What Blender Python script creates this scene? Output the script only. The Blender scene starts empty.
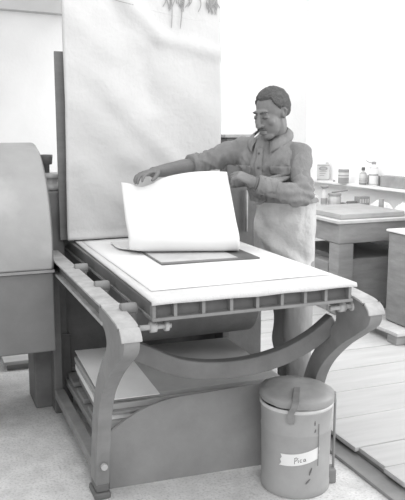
import bpy, bmesh, math, random
from mathutils import Vector as V, Matrix, noise
random.seed(7)
C = bpy.context.scene.collection
PI = math.pi

# ------------------------------------------------------------------ materials
def mat(name, v, rough=.7, var=.12, scale=6, bump=0, bscale=60, metal=0, stretch=(1,1,1), spec=.3, patches=0, pscale=3, pv=None, emit=0, bdist=.01):
    m = bpy.data.materials.new(name); m.use_nodes = True
    nt = m.node_tree; N = nt.nodes; L = nt.links
    b = N['Principled BSDF']
    b.inputs['Roughness'].default_value = rough; b.inputs['Metallic'].default_value = metal
    b.inputs['Specular IOR Level'].default_value = spec
    tc = N.new('ShaderNodeTexCoord'); mp = N.new('ShaderNodeMapping'); mp.inputs['Scale'].default_value = stretch
    L.new(tc.outputs['Object'], mp.inputs['Vector'])
    n = N.new('ShaderNodeTexNoise'); n.inputs['Scale'].default_value = scale; n.inputs['Detail'].default_value = 6; n.inputs['Roughness'].default_value = .6
    L.new(mp.outputs['Vector'], n.inputs['Vector'])
    r = N.new('ShaderNodeValToRGB')
    r.color_ramp.elements[0].position = .28; r.color_ramp.elements[1].position = .72
    lo, hi = v*(1-var), min(1, v*(1+var))
    r.color_ramp.elements[0].color = (lo,lo,lo,1); r.color_ramp.elements[1].color = (hi,hi,hi,1)
    L.new(n.outputs['Fac'], r.inputs['Fac'])
    out = r.outputs['Color']
    if patches:
        n2 = N.new('ShaderNodeTexNoise'); n2.inputs['Scale'].default_value = pscale; n2.inputs['Detail'].default_value = 8
        L.new(mp.outputs['Vector'], n2.inputs['Vector'])
        r2 = N.new('ShaderNodeValToRGB'); r2.color_ramp.elements[0].position = .5; r2.color_ramp.elements[1].position = .68
        r2.color_ramp.elements[0].color = (0,0,0,1); r2.color_ramp.elements[1].color = (patches,)*3+(1,)
        L.new(n2.outputs['Fac'], r2.inputs['Fac'])
        mx = N.new('ShaderNodeMixRGB'); L.new(r2.outputs['Color'], mx.inputs['Fac']); L.new(out, mx.inputs['Color1'])
        mx.inputs['Color2'].default_value = (pv,pv,pv,1); out = mx.outputs['Color']
    L.new(out, b.inputs['Base Color'])
    if bump:
        nb = N.new('ShaderNodeTexNoise'); nb.inputs['Scale'].default_value = bscale; nb.inputs['Detail'].default_value = 4
        L.new(mp.outputs['Vector'], nb.inputs['Vector'])
        bp = N.new('ShaderNodeBump'); bp.inputs['Strength'].default_value = bump; bp.inputs['Distance'].default_value = bdist
        L.new(nb.outputs['Fac'], bp.inputs['Height']); L.new(bp.outputs['Normal'], b.inputs['Normal'])
    if emit:
        b.inputs['Emission Color'].default_value = (1,1,1,1); b.inputs['Emission Strength'].default_value = emit
    return m

M = dict(
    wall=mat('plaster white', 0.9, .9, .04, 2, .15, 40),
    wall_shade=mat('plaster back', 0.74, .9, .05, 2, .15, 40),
    beam=mat('beam paint', .5, .8, .06, 4),
    concrete=mat('concrete', 0.68, .9, .16, 9, .5, 55, patches=.45, pscale=90, pv=.33),
    wood_floor=mat('worn floor boards', 0.47, .75, .1, 3, .15, 40, stretch=(.6,5,5)),
    iron=mat('dark cast iron', 0.15, .55, .2, 7, .15, 50, spec=.35),
    iron_lit=mat('lit iron edge', 0.4, .5, .25, 14, .2, 60, spec=.4, stretch=(1,1,1)),  # paler iron with the light on tops and edges painted in
    iron_mid=mat('grey iron', 0.24, .55, .18, 8, .12, 50),
    steel=mat('steel', 0.45, .35, .15, 12, 0, 50, spec=.5),
    housing=mat('housing paint', 0.34, .5, .12, 4, .1, 30, patches=.4, pscale=5, pv=.52, spec=.4),
    housing_dark=mat('casing paint', 0.19, .6, .12, 5, .1, 30),
    felt=mat('press felt', 0.54, .95, .04, 5, .35, 35),
    flap=mat('felt flap', 0.55, .95, .05, 5, .3, 50),
    felt_grey=mat('grey felt', 0.6, .95, .06, 10, .3, 90),
    paper=mat('white paper', 0.76, .85, .02, 4),
    print=mat('print paper', 0.72, .85, .02, 3, patches=.3, pscale=4, pv=.5),
    plate=mat('inked plate', 0.52, .35, .12, 9, spec=.5),
    plate_edge=mat('dark plate', 0.15, .4, .2, 9),
    board_dark=mat('dark board', 0.2, .75, .15, 5, .1, 40, stretch=(1,1,4)),
    chip=mat('fibre board', 0.27, .85, .16, 5, .2, 45, patches=.35, pscale=4, pv=.27),
    shelf=mat('shelf wood', 0.26, .8, .15, 6, .1, 40, stretch=(1,5,1)),
    rag=mat('stack board', 0.36, .85, .1, 6),
    rag_light=mat('stack paper', .72, .85, .05, 6),
    rag_dark=mat('stack backing', 0.26, .85, .12, 6),
    can=mat('can metal', 0.33, .55, .12, 5, .12, 30, patches=.3, pscale=6, pv=.26, spec=.45),
    can_lid=mat('can lid metal', 0.3, .5, .2, 9, .15, 30, patches=.5, pscale=9, pv=.22, spec=.45),
    can_rim=mat('can rim', .55, .45, .12, 12),
    ink=mat('ink', 0.09, .7, .05, 5),
    scratch=mat('paint scuff', 0.16, .8, .1, 30),
    skin=mat('brown skin', 0.17, .5, .12, 14, .06, 80, spec=.35),
    hair=mat('black hair', 0.1, .85, .3, 60, 1.0, 160, spec=.2),
    shirt=mat('work shirt', 0.215, .92, .1, 10, .9, 13, bdist=.035, stretch=(1,1,.55)),
    shirt_dark=mat('shirt seam', 0.14, .92, .1, 10),
    trouser=mat('trousers', 0.28, .92, .12, 8, .5, 13, bdist=.02, stretch=(1,1,.5)),
    apron=mat('canvas apron', 0.52, .93, .1, 7, .9, 11, bdist=.03, patches=.4, pscale=6, pv=.34),
    shoe=mat('shoe', 0.12, .5, .1, 8),
    bench=mat('bench wood', 0.27, .7, .18, 5, .15, 40, stretch=(1,1,4)),
    bench_top=mat('bench top', .50, .7, .12, 8, .1, 40),
    slab_top=mat('slab', 0.36, .6, .12, 7, .1, 40),
    white=mat('white enamel', .78, .5, .03, 5),
    tin=mat('pale tin', .55, .5, .08, 9),
    dark=mat('dark print', 0.13, .6, .1, 9),
    midgrey=mat('mid grey', 0.3, .6, .15, 12),
    glass=mat('jar', .5, .2, .12, 20, spec=.6),
    rag_cloth=mat('cloth', .75, .95, .08, 12),
    timber=mat('pale timber', .50, .8, .12, 6, .15, 40, stretch=(1,6,1)),
    lamp=mat('lamp tube', .9, .5, 0, 5, emit=6),
)

# ------------------------------------------------------------------ mesh helpers
def obj(name, bm, m, parent=None, smooth=False, bevel=0, bseg=2, auto=True):
    bmesh.ops.recalc_face_normals(bm, faces=bm.faces)
    me = bpy.data.meshes.new(name); bm.to_mesh(me); bm.free()
    o = bpy.data.objects.new(name, me); C.objects.link(o)
    for x in (m if isinstance(m, (list, tuple)) else [m]): me.materials.append(x)
    if smooth:
        for p in me.polygons: p.use_smooth = True
    if bevel:
        b = o.modifiers.new('bevel', 'BEVEL'); b.width = bevel; b.segments = bseg; b.limit_method = 'ANGLE'; b.angle_limit = .7
        for p in me.polygons: p.use_smooth = True
        w = o.modifiers.new('wn', 'WEIGHTED_NORMAL'); w.keep_sharp = True
    if parent: o.parent = parent; o.matrix_parent_inverse = Matrix.Translation(-parent.location)
    return o
def thing(name, label, cat, loc, group=None):
    o = bpy.data.objects.new(name, None); C.objects.link(o); o.location = loc; o.empty_display_size = .1
    return tag(o, label, cat, group)
def tag(o, label, cat, group=None):
    o['label'] = label; o['category'] = cat
    if group: o['group'] = group
    return o
def structure(o): o['kind'] = 'structure'; return o
def B(): return bmesh.new()
def box(bm, x0, x1, y0, y1, z0, z1, mi=0, mtx=None):
    vs = [bm.verts.new((x,y,z)) for z in (z0,z1) for y in (y0,y1) for x in (x0,x1)]
    if mtx:
        for v in vs: v.co = mtx @ v.co
    for f in ((0,1,3,2),(4,6,7,5),(0,4,5,1),(2,3,7,6),(0,2,6,4),(1,5,7,3)):
        fc = bm.faces.new([vs[i] for i in f]); fc.material_index = mi
    return vs
def beam_between(bm, a, b, w, h, up=V((0,0,1)), mi=0):
    a, b = V(a), V(b); d = b-a; L = d.length; d.normalize()
    s = d.cross(up).normalized(); u = s.cross(d)
    m = Matrix(((d.x,s.x,u.x,a.x),(d.y,s.y,u.y,a.y),(d.z,s.z,u.z,a.z),(0,0,0,1)))
    box(bm, 0, L, -w/2, w/2, -h/2, h/2, mi, m)
def loft(bm, rings, cap=True, mi=0, closed=True):
    R = [[bm.verts.new(p) for p in r] for r in rings]
    n = len(R[0])
    for a, b in zip(R, R[1:]):
        for i in range(n if closed else n-1):
            f = bm.faces.new((a[i], a[(i+1)%n], b[(i+1)%n], b[i])); f.material_index = mi
    if cap and closed:
        f = bm.faces.new(R[0][::-1]); f.material_index = mi
        f = bm.faces.new(R[-1]); f.material_index = mi
    return R
def tube(bm, pts, rad, n=12, cap=True, squash=None, ref=None, mi=0):
    pts = [V(p) for p in pts]
    rad = rad if isinstance(rad, (list, tuple)) else [rad]*len(pts)
    rings = []; s = None
    for i, p in enumerate(pts):
        t = (pts[min(i+1,len(pts)-1)]-pts[max(i-1,0)]).normalized()
        if s is None:
            r = V(ref) if ref else (V((0,0,1)) if abs(t.z) < .9 else V((1,0,0)))
            s = t.cross(r).normalized()
        else:
            s = (s - t*s.dot(t)).normalized()
        u = t.cross(s)
        k = rad[i]; a, b = k if isinstance(k, tuple) else (k, k)
        rings.append([p + s*a*math.cos(2*PI*j/n) + u*b*math.sin(2*PI*j/n) for j in range(n)])
    return loft(bm, rings, cap, mi)
def lathe(bm, prof, c=(0,0,0), n=32, axis='Z', cap=True, mi=0):
    c = V(c); rings = []
    for r, h in prof:
        ring = []
        for i in range(n):
            a = 2*PI*i/n; q = (r*math.cos(a), r*math.sin(a), h)
            if axis == 'X': q = (h, r*math.cos(a), r*math.sin(a))
            if axis == 'Y': q = (r*math.cos(a), h, r*math.sin(a))
            ring.append(c+V(q))
        rings.append(ring)
    return loft(bm, rings, cap, mi)
def prism(bm, poly, x0, x1, mi=0):            # polygon in (y, z), extruded in x
    a = [bm.verts.new((x0,y,z)) for y,z in poly]; b = [bm.verts.new((x1,y,z)) for y,z in poly]
    n = len(poly)
    bm.faces.new(a).material_index = mi; bm.faces.new(b[::-1]).material_index = mi
    for i in range(n): bm.faces.new((a[i], b[i], b[(i+1)%n], a[(i+1)%n])).material_index = mi
def ell(bm, c, r, rot=None, n=20, m=12):
    c = V(c); rings = []
    for k in range(m+1):
        th = PI*(k+.02)/(m+.04); ring = []
        for i in range(n):
            a = 2*PI*i/n
            q = V((r[0]*math.sin(th)*math.cos(a), r[1]*math.sin(th)*math.sin(a), -r[2]*math.cos(th)))
            if rot: q = rot @ q
            ring.append(c+q)
        rings.append(ring)
    loft(bm, rings)
def spline(pts, n=8):                          # catmull-rom
    pts = [V(p) for p in pts]; out = []
    for i in range(len(pts)-1):
        p0, p1, p2, p3 = pts[max(i-1,0)], pts[i], pts[i+1], pts[min(i+2,len(pts)-1)]
        for k in range(n):
            t = k/n
            out.append(.5*((2*p1)+(p2-p0)*t+(2*p0-5*p1+4*p2-p3)*t*t+(3*p1-p0-3*p2+p3)*t**3))
    out.append(pts[-1]); return out
def lerp(a, b, t): return a+(b-a)*t
def grid(bm, f, nu, nv, mi=0):
    G = [[bm.verts.new(f(i/nu, j/nv)) for i in range(nu+1)] for j in range(nv+1)]
    for j in range(nv):
        for i in range(nu):
            bm.faces.new((G[j][i],G[j][i+1],G[j+1][i+1],G[j+1][i])).material_index = mi
def solid(o, t, off=0):
    s = o.modifiers.new('thick', 'SOLIDIFY'); s.thickness = t; s.offset = off
def remesh(bm, voxel, smooth_it=4, fac=.5, wrinkle=None):
    """fuse the overlapping closed shells of bm into one continuous surface"""
    bmesh.ops.recalc_face_normals(bm, faces=bm.faces)
    me = bpy.data.meshes.new('tmp'); bm.to_mesh(me); bm.free()
    o = bpy.data.objects.new('tmp', me); C.objects.link(o)
    r = o.modifiers.new('r', 'REMESH'); r.mode = 'VOXEL'; r.voxel_size = voxel
    s = o.modifiers.new('s', 'SMOOTH'); s.iterations = smooth_it; s.factor = fac
    dg = bpy.context.evaluated_depsgraph_get(); dg.update()
    nm = bpy.data.meshes.new_from_object(o.evaluated_get(dg))
    bpy.data.objects.remove(o); bpy.data.meshes.remove(me)
    b2 = bmesh.new(); b2.from_mesh(nm); bpy.data.meshes.remove(nm)
    b2.normal_update()
    if wrinkle:
        for v in b2.verts: v.co += v.normal*wrinkle(v.co)
    return b2

# ------------------------------------------------------------------ setting
bm = B(); box(bm, -3.5, 5.2, -.8, 8.2, -.1, 0); structure(obj('floor', bm, M['concrete']))
# raised wooden floor: boards run along x with uneven ends
bm = B()
edges = [(-.6,1.80),(.0,1.77),(.5,1.79),(.95,1.76),(1.3,1.795),(1.65,1.77),(1.98,1.80),(2.25,1.775),(2.40,1.79),(2.605,1.772),(2.92,1.757),(3.24,1.765),(3.55,1.765),(3.86,1.76),(4.16,1.765),(4.42,None)]
for (y0, xs), (y1, _) in zip(edges, edges[1:]):
    if xs: box(bm, xs, 5.0, y0+.004, y1-.004, .036, .06+random.uniform(-.002,.002))
y = 4.42
while y < 7.6:
    box(bm, -3.0 if y > 4.6 else .42, 5.0, y+.004, y+.296, .036, .06+random.uniform(-.002,.002)); y += .3
structure(obj('floor_wood', bm, M['wood_floor'], bevel=.003, bseg=1))
bm = B(); box(bm, 1.80, 1.83, -.6, 4.42, .0, .036); box(bm, .44, 1.80, 4.44, 4.47, .0, .036); structure(obj('floor_joist', bm, M['bench']))
RW = Matrix.Translation((3.75,6.45,0)) @ Matrix.Rotation(math.radians(4.8),4,'Z') @ Matrix.Translation((-3.75,-6.45,0))
def along_wall(o): o.matrix_world = RW @ Matrix.Translation(o.location); return o
bm = B(); box(bm, 1.70, 1.795, -.6, 2.95, .0005, .018); structure(obj('shadow_strip', bm, M['bench'], bevel=.003))  # dark strip painting the platform's shadow on the concrete, no real board
# back wall, slightly turned, with a boxed beam near its top; right wall with a ledge
ang = math.radians(11)
bm = B(); mt = Matrix.Translation((.7,6.0,0)) @ Matrix.Rotation(ang,4,'Z')
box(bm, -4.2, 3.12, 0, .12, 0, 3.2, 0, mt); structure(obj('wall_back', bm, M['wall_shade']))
bm = B(); box(bm, -4.2, 1.4, -.10, -.001, 2.385, 2.50, 0, mt); structure(obj('trim_1', bm, M['beam'], bevel=.004))
bm = B(); box(bm, 3.75, 3.87, 3.4, 6.75, 0, 3.2); along_wall(structure(obj('wall_right', bm, M['wall'])))
bm = B(); box(bm, 3.61, 3.749, 3.5, 6.45, .955, .978); along_wall(structure(obj('trim_2', bm, M['white'], bevel=.004)))
bm = B(); tube(bm, [mt@V((-.18,-.105,2.52)), mt@V((-.18,-.112,2.47)), mt@V((-.17,-.12,2.435)), mt@V((-.15,-.125,2.45))], .009, 8)
tag(obj('hook', bm, M['iron'], smooth=True), 'small dark hook fixed to the grey beam at top left', 'hook')

# ------------------------------------------------------------------ etching press
press = thing('etching_press', 'large dark cast iron etching press with scrolled legs and white covered bed', 'printing press', (1.11,3.1,0))
XL, XR, W = .592, 1.548, .056
outer = spline([(0,2.56,.854),(0,2.52,.855),(0,2.48,.856),(0,2.36,.85),(0,2.26,.838),(0,2.215,.805),(0,2.225,.755),(0,2.30,.70),(0,2.43,.61),(0,2.555,.49),(0,2.62,.36),(0,2.665,.18),(0,2.685,.06)], 5)
inner = spline([(0,2.78,.06),(0,2.76,.18),(0,2.715,.36),(0,2.65,.5),(0,2.55,.62),(0,2.455,.715),(0,2.47,.765),(0,2.52,.78),(0,2.54,.78),(0,2.56,.78)], 5)
poly = [(p.y,p.z) for p in outer]+[(p.y,p.z) for p in inner]
for x0, sgn in ((XL,-1),(XR,1)):
    fr = B(); prism(fr, poly, x0, x0+W)
    f = obj('side_frame', fr, M['iron_mid'], press, bevel=.008)
    # paler capping puts overhead light into the colour of rail top and scroll
    cp = B(); n = 40
    tops = [V((0,3.74,.854)), V((0,3.2,.854))]+outer[:27]
    rr = []
    for i, p in enumerate(tops):
        t = (tops[min(i+1,len(tops)-1)]-tops[max(i-1,0)]).normalized(); nrm = V((0,-t.z,t.y))
        if nrm.z < 0 and i < 12: nrm = -nrm
        if i >= 12 and nrm.y > .3: nrm = -nrm
        q = p+nrm*.006; r2 = p-nrm*.004
        rr.append([(x0-.008,q.y,q.z),(x0+W+.008,q.y,q.z),(x0+W+.008,r2.y,r2.z),(x0-.008,r2.y,r2.z)])
    loft(cp, rr); obj('rail_cap', cp, M['iron_lit'], f, bevel=.003)
    wb_ = B(); box(wb_, x0+.018, x0+W-.012, 2.55, 3.74, .782, .852); obj('rail_web', wb_, M['iron'], f)  # darker iron carries the shade of the recessed rail side
    # lower flange of the rail, its lit edge put into paler iron
    fl = B(); ext = -.014 if sgn < 0 else 0
    box(fl, x0-.004, x0+W+(.0 if sgn < 0 else .01), 2.5, 3.74, .780, .794); obj('rail_flange', fl, M['iron_lit'], f, bevel=.004)
    ft = B(); box(ft, x0-.008, x0+W+.004, 2.675, 2.79, 0, .03); box(ft, x0, x0+W, 2.68, 2.78, .03, .065)
    obj('foot', ft, M['iron'], f, bevel=.008)
    for y, z in ((2.72,.16),):
        bt = B(); lathe(bt, [(.014,0),(.014,.014),(.007,.02)], (x0+W/2,y-.075,.155), 8, 'Y'); obj('bolt', bt, M['steel'], f)
    # low stretchers to the back
    st = B(); box(st, x0+.005, x0+.055, 2.74, 3.64, .085, .135); obj('stretcher', st, M['iron_mid'], f, bevel=.006)
    st = B(); box(st, x0+(.075 if sgn < 0 else -.1), x0+(.165 if sgn<0 else -.01), 2.80, 3.70, .13, .165); obj('shelf_rail', st, M['shelf'], f, bevel=.004)
    bk = B(); box(bk, x0+.005, x0+W-.005, 3.64, 3.735, 0, .757); obj('back_leg', bk, M['iron'], f, bevel=.006)
    # small rollers the bed runs on
    for y in (2.42,2.82,3.22):
        rb = B(); xa = x0+W if sgn < 0 else x0-.04
        box(rb, xa-.002 if sgn<0 else xa, xa+.042, y-.025, y+.025, .79, .846); obj('roller_bracket', rb, M['iron'], f, bevel=.004)
        rb = B(); lathe(rb, [(.02,-.03),(.022,-.026),(.022,.026),(.02,.03)], (xa+.02, y-.0, .858), 14, 'X'); obj('bed_roller', rb, M['iron_mid'], f, smooth=True)
# front hardware: small spindles by both scrolls
for x in (.70,1.47):
    sp = B(); lathe(sp, [(.010,-.02),(.010,.10)], (x,2.34,.805), 10, 'X'); lathe(sp, [(.020,.02),(.020,.045)], (x,2.34,.805), 12, 'X'); lathe(sp, [(.02,.075),(.02,.09)], (x,2.34,.805), 12, 'X')
    obj('spindle', sp, M['steel'], press, smooth=True)
# sagging bow brace between the legs
pts = spline([(.65,2.50,.705),(.74,2.50,.66),(.9,2.495,.585),(1.1,2.49,.558),(1.30,2.495,.575),(1.46,2.50,.63),(1.575,2.51,.70)], 6)
br = B(); rr = []
for i, p in enumerate(pts):
    t = (pts[min(i+1,len(pts)-1)]-pts[max(i-1,0)]).normalized(); u = V((-t.z,0,t.x))
    rr.append([p+u*.036+V((0,-.02,0)), p+u*.036+V((0,.03,0)), p-u*.036+V((0,.03,0)), p-u*.036+V((0,-.02,0))])
loft(br, rr); obj('brace', br, M['iron'], press, bevel=.007)
# bed: ribbed slab
bd = B(); box(bd, .722, 1.508, 2.315, 4.3, .846, .905); bed = obj('bed', bd, M['iron'], press)
fl = B(); box(fl, .714, 1.518, 2.285, 2.33, .838, .850); box(fl, .714, .722, 2.331, 4.3, .838, .850); obj('bed_flange', fl, M['iron_mid'], bed, bevel=.002)
tp = B(); box(tp, .712, 1.518, 2.29, 4.3, .896, .9055); obj('bed_plate', tp, M['iron'], bed)
for x in (.722,.80,.905,1.012,1.115,1.215,1.312,1.40,1.505):
    rb = B(); box(rb, x-.006, x+.006, 2.288, 2.318, .849, .897); obj('rib', rb, M['iron_mid'], bed)
# lower roller
ro = B(); lathe(ro, [(.03,.84),(.172,.84),(.19,.855),(.19,1.535),(.172,1.55),(.03,1.55)], (0,3.32,.645), 40, 'X'); obj('lower_roller', ro, M['iron'], press, smooth=True).modifiers.new('e','EDGE_SPLIT')
ro = B(); lathe(ro, [(.03,.70),(.11,.70),(.11,1.60),(.03,1.60)], (0,3.85,1.04), 32, 'X'); obj('upper_roller', ro, M['iron_mid'], press, smooth=True).modifiers.new('e','EDGE_SPLIT')
# uprights
up = B(); box(up, .595,.698,3.76,3.96,0,1.165); u1 = obj('upright', up, M['iron'], press, bevel=.01)
up = B(); box(up, .51,.712,3.745,3.98,0,.40); obj('upright_foot', up, M['iron'], u1, bevel=.01)
sc = B()
lathe(sc, [(.056,1.166),(.062,1.172),(.062,1.19),(.05,1.2),(.042,1.205),(.042,1.225),(.056,1.23),(.062,1.236),(.062,1.25),(.045,1.258)], (.652,3.86,0), 24); obj('adjusting_nut', sc, M['steel'], u1, smooth=True)
sc = B(); lathe(sc, [(.02,1.258),(.02,1.30),(.034,1.302),(.038,1.34),(.038,1.352),(.02,1.353)], (.628,3.86,0), 16); obj('screw_post', sc, M['iron'], u1, smooth=True)
up = B(); box(up, 1.622,1.86,3.76,3.96,.064,1.435); box(up, 1.63,1.745,3.765,3.955,0,.063); u2 = obj('upright', up, M['iron'], press, bevel=.01)
up = B(); box(up, 1.61,1.872,3.75,3.97,1.436,1.455); obj('upright_cap', up, M['iron_lit'], u2, bevel=.004)
up = B(); tube(up, [(1.745,3.742,.9),(1.745,3.742,1.14)], .008, 8); obj('corner_highlight', up, M['iron_lit'], u2, smooth=True)  # thin pale strip painting the highlight on the upright's corner
up = B(); box(up, .70,1.62,3.90,3.94,.05,.84); obj('back_plate', up, M['iron'], press, bevel=.004)
# lower shelf under the bed
sh = B()
for y in (2.80,3.05,3.30,3.55,3.80): box(sh, .68,1.55,y,y+.17,.168,.192)
obj('shelf_slats', sh, M['shelf'], press, bevel=.003)

# machine drum housing on the left
hs = thing('drum_housing', 'tall grey rounded sheet metal machine housing at left edge beside the press', 'machine housing', (-.1,3.9,0))
pr = [(3.42,.82)]+[(3.9-.48*math.cos(a), .92+.495*math.sin(a)) for a in [PI*k/36 for k in range(0,37)]]+[(4.38,.82)]
h = B(); prism(h, pr, -1.0, .575); obj('drum_cover', h, M['housing'], hs, bevel=.012)
h = B(); pr2 = [(3.9+(y-3.9)*.94, .91+(z-.91)*.95) for y,z in pr]; prism(h, pr2, .5755, .583); obj('end_plate', h, M['housing_dark'], hs)
h = B(); box(h, -1.0,.578,3.43,4.37,.41,.808); obj('lower_casing', h, M['housing_dark'], hs, bevel=.01)
h = B(); box(h, -1.0,.580,3.415,4.38,.808,.82); obj('seam_strip', h, M['midgrey'], hs)
for x, y in ((-.95,3.5),(-.95,4.2),(.05,3.98)):
    h = B(); box(h, x,x+.11,y,y+.11,0,.411); obj('leg', h, M['iron'], hs, bevel=.004)

# felt cover and paper on the bed
def felt(u, v):
    x = lerp(.709+.022*v,1.524-.006*v,u); y = lerp(2.282,3.66,v)
    z = .912
    if 0 < v < .03: y = 2.275
    if v == 0: z = .899+.0012*math.sin(u*23)+.001*math.sin(u*9); y = 2.272
    return (x,y+.001*math.sin(u*13)*(v<.03),z+.0006*math.sin(x*31)*math.sin(y*17))
bm = B(); grid(bm, felt, 40, 46); fo = obj('felt_blanket', bm, M['felt_grey'], smooth=True); solid(fo, .007)
tag(fo, 'thin pale felt blanket covering the flat bed of the press', 'blanket')
bm = B(); grid(bm, lambda u,v: (lerp(.755,1.508,u)+.01*(v-.5)*(1-u), lerp(2.42,3.635,v)+.025*(u-.5)*(1-v), .9175+.0005*math.sin(u*11+v*5)), 20, 20)
o = obj('paper', bm, M['paper'], smooth=True); solid(o, .0012, 1); tag(o, 'large white paper sheet lying flat under the printing plate', 'paper')
# printing plate with inked face
pd = V((.44,-.012,0)).normalized(); pn = V((-pd.y,pd.x,0))
P0 = V((.935,2.848,.9195))
def PL(a, b, z): return P0+pd*a+pn*b+V((0,0,z))
pt = thing('printing_plate', 'flat dark edged printing plate lying on white paper on the press bed', 'printing plate', P0)
def slab(bm, a0,a1,b0,b1,z0,z1,mi=0):
    vs = [bm.verts.new(PL(a,b,z)) for z in (z0,z1) for b in (b0,b1) for a in (a0,a1)]
    for f in ((0,1,3,2),(4,6,7,5),(0,4,5,1),(2,3,7,6),(0,2,6,4),(1,5,7,3)): bm.faces.new([vs[i] for i in f]).material_index = mi
bm = B(); slab(bm, 0,.455,0,.50,0,.006); obj('plate_base', bm, M['plate_edge'], pt, bevel=.001)
bm = B(); slab(bm, .006,.36,.028,.49,.0062,.0075); obj('plate_face', bm, M['plate'], pt)

# print being peeled off the plate
T0, T1 = V((.905,3.37,1.236)), V((1.357,3.135,1.287))
S0, S1 = V((.880,3.168,.985)), V((1.36,3.005,.985))
nb = V((.311,.95,0)); rf = .029
def sheet(u, v):
    T = T0.lerp(T1,u)+V((0,0,.010*math.sin(PI*u*1.0)-.012*math.sin(PI*u*2)*.6-.030*math.exp(-((u-.22)/.14)**2))); S = S0.lerp(S1,u)
    S = S+(nb*.03+V((0,0,.012)))*max(0,1-u/.22)**2
    S.z = .985; lift = max(0,1-u/.22)**2
    z0 = .9285+.004*lift; c = math.sin(PI*u)
    pts = [T, T.lerp(S,.33)-nb*(.028+.012*c), T.lerp(S,.68)-nb*(.045+.010*c), V((S.x,S.y,1.005))-nb*.040, V((S.x,S.y,.965+.5*(z0-.9275)))-nb*.046, V((S.x,S.y,.938+.8*(z0-.9275)))-nb*.030, V((S.x,S.y,z0))+nb*.012, V((S.x-.06*(1-u)**4,S.y,z0-.003*lift))+nb*.10, V((S.x-.11*(1-u)**4,S.y,.9285))+nb*.30]
    k = v*(len(pts)-1); i = min(int(k),len(pts)-2); t = k-i
    p0, p1, p2, p3 = pts[max(i-1,0)], pts[i], pts[i+1], pts[min(i+2,len(pts)-1)]
    p = .5*((2*p1)+(p2-p0)*t+(2*p0-5*p1+4*p2-p3)*t*t+(3*p1-p0-3*p2+p3)*t**3)
    return p+nb*.004*math.sin(u*9+v*7)*max(0,1-v*1.8)
bm = B(); grid(bm, sheet, 40, 70); o = obj('print_sheet', bm, M['print'], smooth=True); solid(o, .0012)
tag(o, 'large white print sheet being peeled up off the plate by the man', 'print')

# tall felt blanket hanging behind the bed, on a backing board
bm = B(); box(bm, .665,1.50,3.708,3.72,.916,1.868); bk = obj('backing_board', bm, M['board_dark'], bevel=.002)
tag(bk, 'dark narrow board edge standing just behind the tall pale blanket', 'board')
pan = thing('hanging_blanket', 'tall pale wrinkled press blanket standing upright behind the bed, fringed at top', 'blanket', (1.11,3.66,.915))
def ridge(x, z, x0, z0, x1, z1, w, h):
    a, b, p = V((x0,z0)), V((x1,z1)), V((x,z)); d = b-a; t = (p-a).dot(d)/d.dot(d); tc = max(0,min(1,t)); q = p-(a+d*tc)
    return h*math.exp(-(q.length/w)**2)
RG = [(1.0,2.15,1.2,1.95,.04,.016),(1.2,1.95,1.52,1.88,.035,.014),(.85,1.75,1.15,1.55,.06,.012),(.95,1.62,1.28,1.30,.05,.016),(.75,1.62,1.05,1.35,.07,.012),
      (1.0,1.35,1.25,1.18,.05,.012),(.78,1.3,.98,1.1,.05,.014),(1.25,1.75,1.5,1.55,.08,.010),(.72,2.05,.95,1.85,.06,.010),(.8,1.2,.92,1.02,.05,.012),(1.1,1.85,1.15,1.6,.05,-.01),(.9,2.2,1.0,2.0,.05,-.012)]
def pblk(u, v):
    z = lerp(.922,2.30,v); x = lerp(.688+.012*v,1.538,u)+.006*math.sin(z*5)*(1 if u>.5 else .4)-.012*(1-v)*(u-.5)
    y = 3.655+.010*math.sin(z*2.1+1)*math.sin(x*4)
    for r in RG: y -= ridge(x,z,*r)
    y -= .004*noise.noise(V((x*7,z*7,1)))
    if v < .03: y -= .012*(1-v/.03)
    return (x,y,z)
bm = B(); grid(bm, pblk, 60, 100); o = obj('blanket_face', bm, M['felt'], pan, smooth=True); solid(o, .012, -1)
# fold-over flap along the top with a loose fringe
def flap(u, v):
    x = lerp(.70,1.536,u); zb = 2.125-.08*min(1,max(0,(x-.96)/.42))**.8; z = lerp(zb,2.302,v)
    y = pblk((x-.688)/.85, (z-.922)/1.378)[1]-.007
    return (x,y,z)
bm = B(); grid(bm, flap, 50, 10); o = obj('blanket_flap', bm, M['flap'], pan, smooth=True); solid(o, .003)
bm = B()
tube(bm, [V(flap(k/40,0))+V((0,-.003,0)) for k in range(41)], .0022, 6); obj('flap_hem', bm, M['midgrey'], pan, smooth=True)
bm = B()
for k in range(40):
    x = random.gauss(1.31,.035) if k < 16 else random.gauss(1.48,.032)
    if k in (36,37,38,39): x = random.uniform(1.15,1.53)
    x = min(x,1.528); zt = 2.16; L = random.uniform(.03,.085)+(.10 if k in (3,9) else 0); y0 = V(flap((x-.70)/.836,.5)).y-.006
    d1, d2 = random.uniform(-.01,.01), random.uniform(-.022,.022)
    tube(bm, spline([(x,y0,zt),(x+d1,y0-.003,zt-L*.5),(x+d2,y0-.002,zt-L)],3), [.002]*6+[.0008], 5)
o = obj('fringe', bm, M['midgrey'], pan, smooth=True); o['kind'] = 'stuff'
for x, z, r in ((.745,2.0,.008),(.742,1.965,.007),(.735,1.935,.006),(.737,1.895,.007),(.71,1.5,.006),(1.385,1.395,.006),(1.385,1.372,.006),(1.46,1.98,.005)):
    bm = B(); y = pblk((x-.688)/.85,(z-.922)/1.378)[1]
    lathe(bm, [(r,-.006),(r*.6,-.009),(r*.2,-.010)], (x,y,z), 10, 'Y'); obj('rivet', bm, M['midgrey'], pan)

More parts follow.
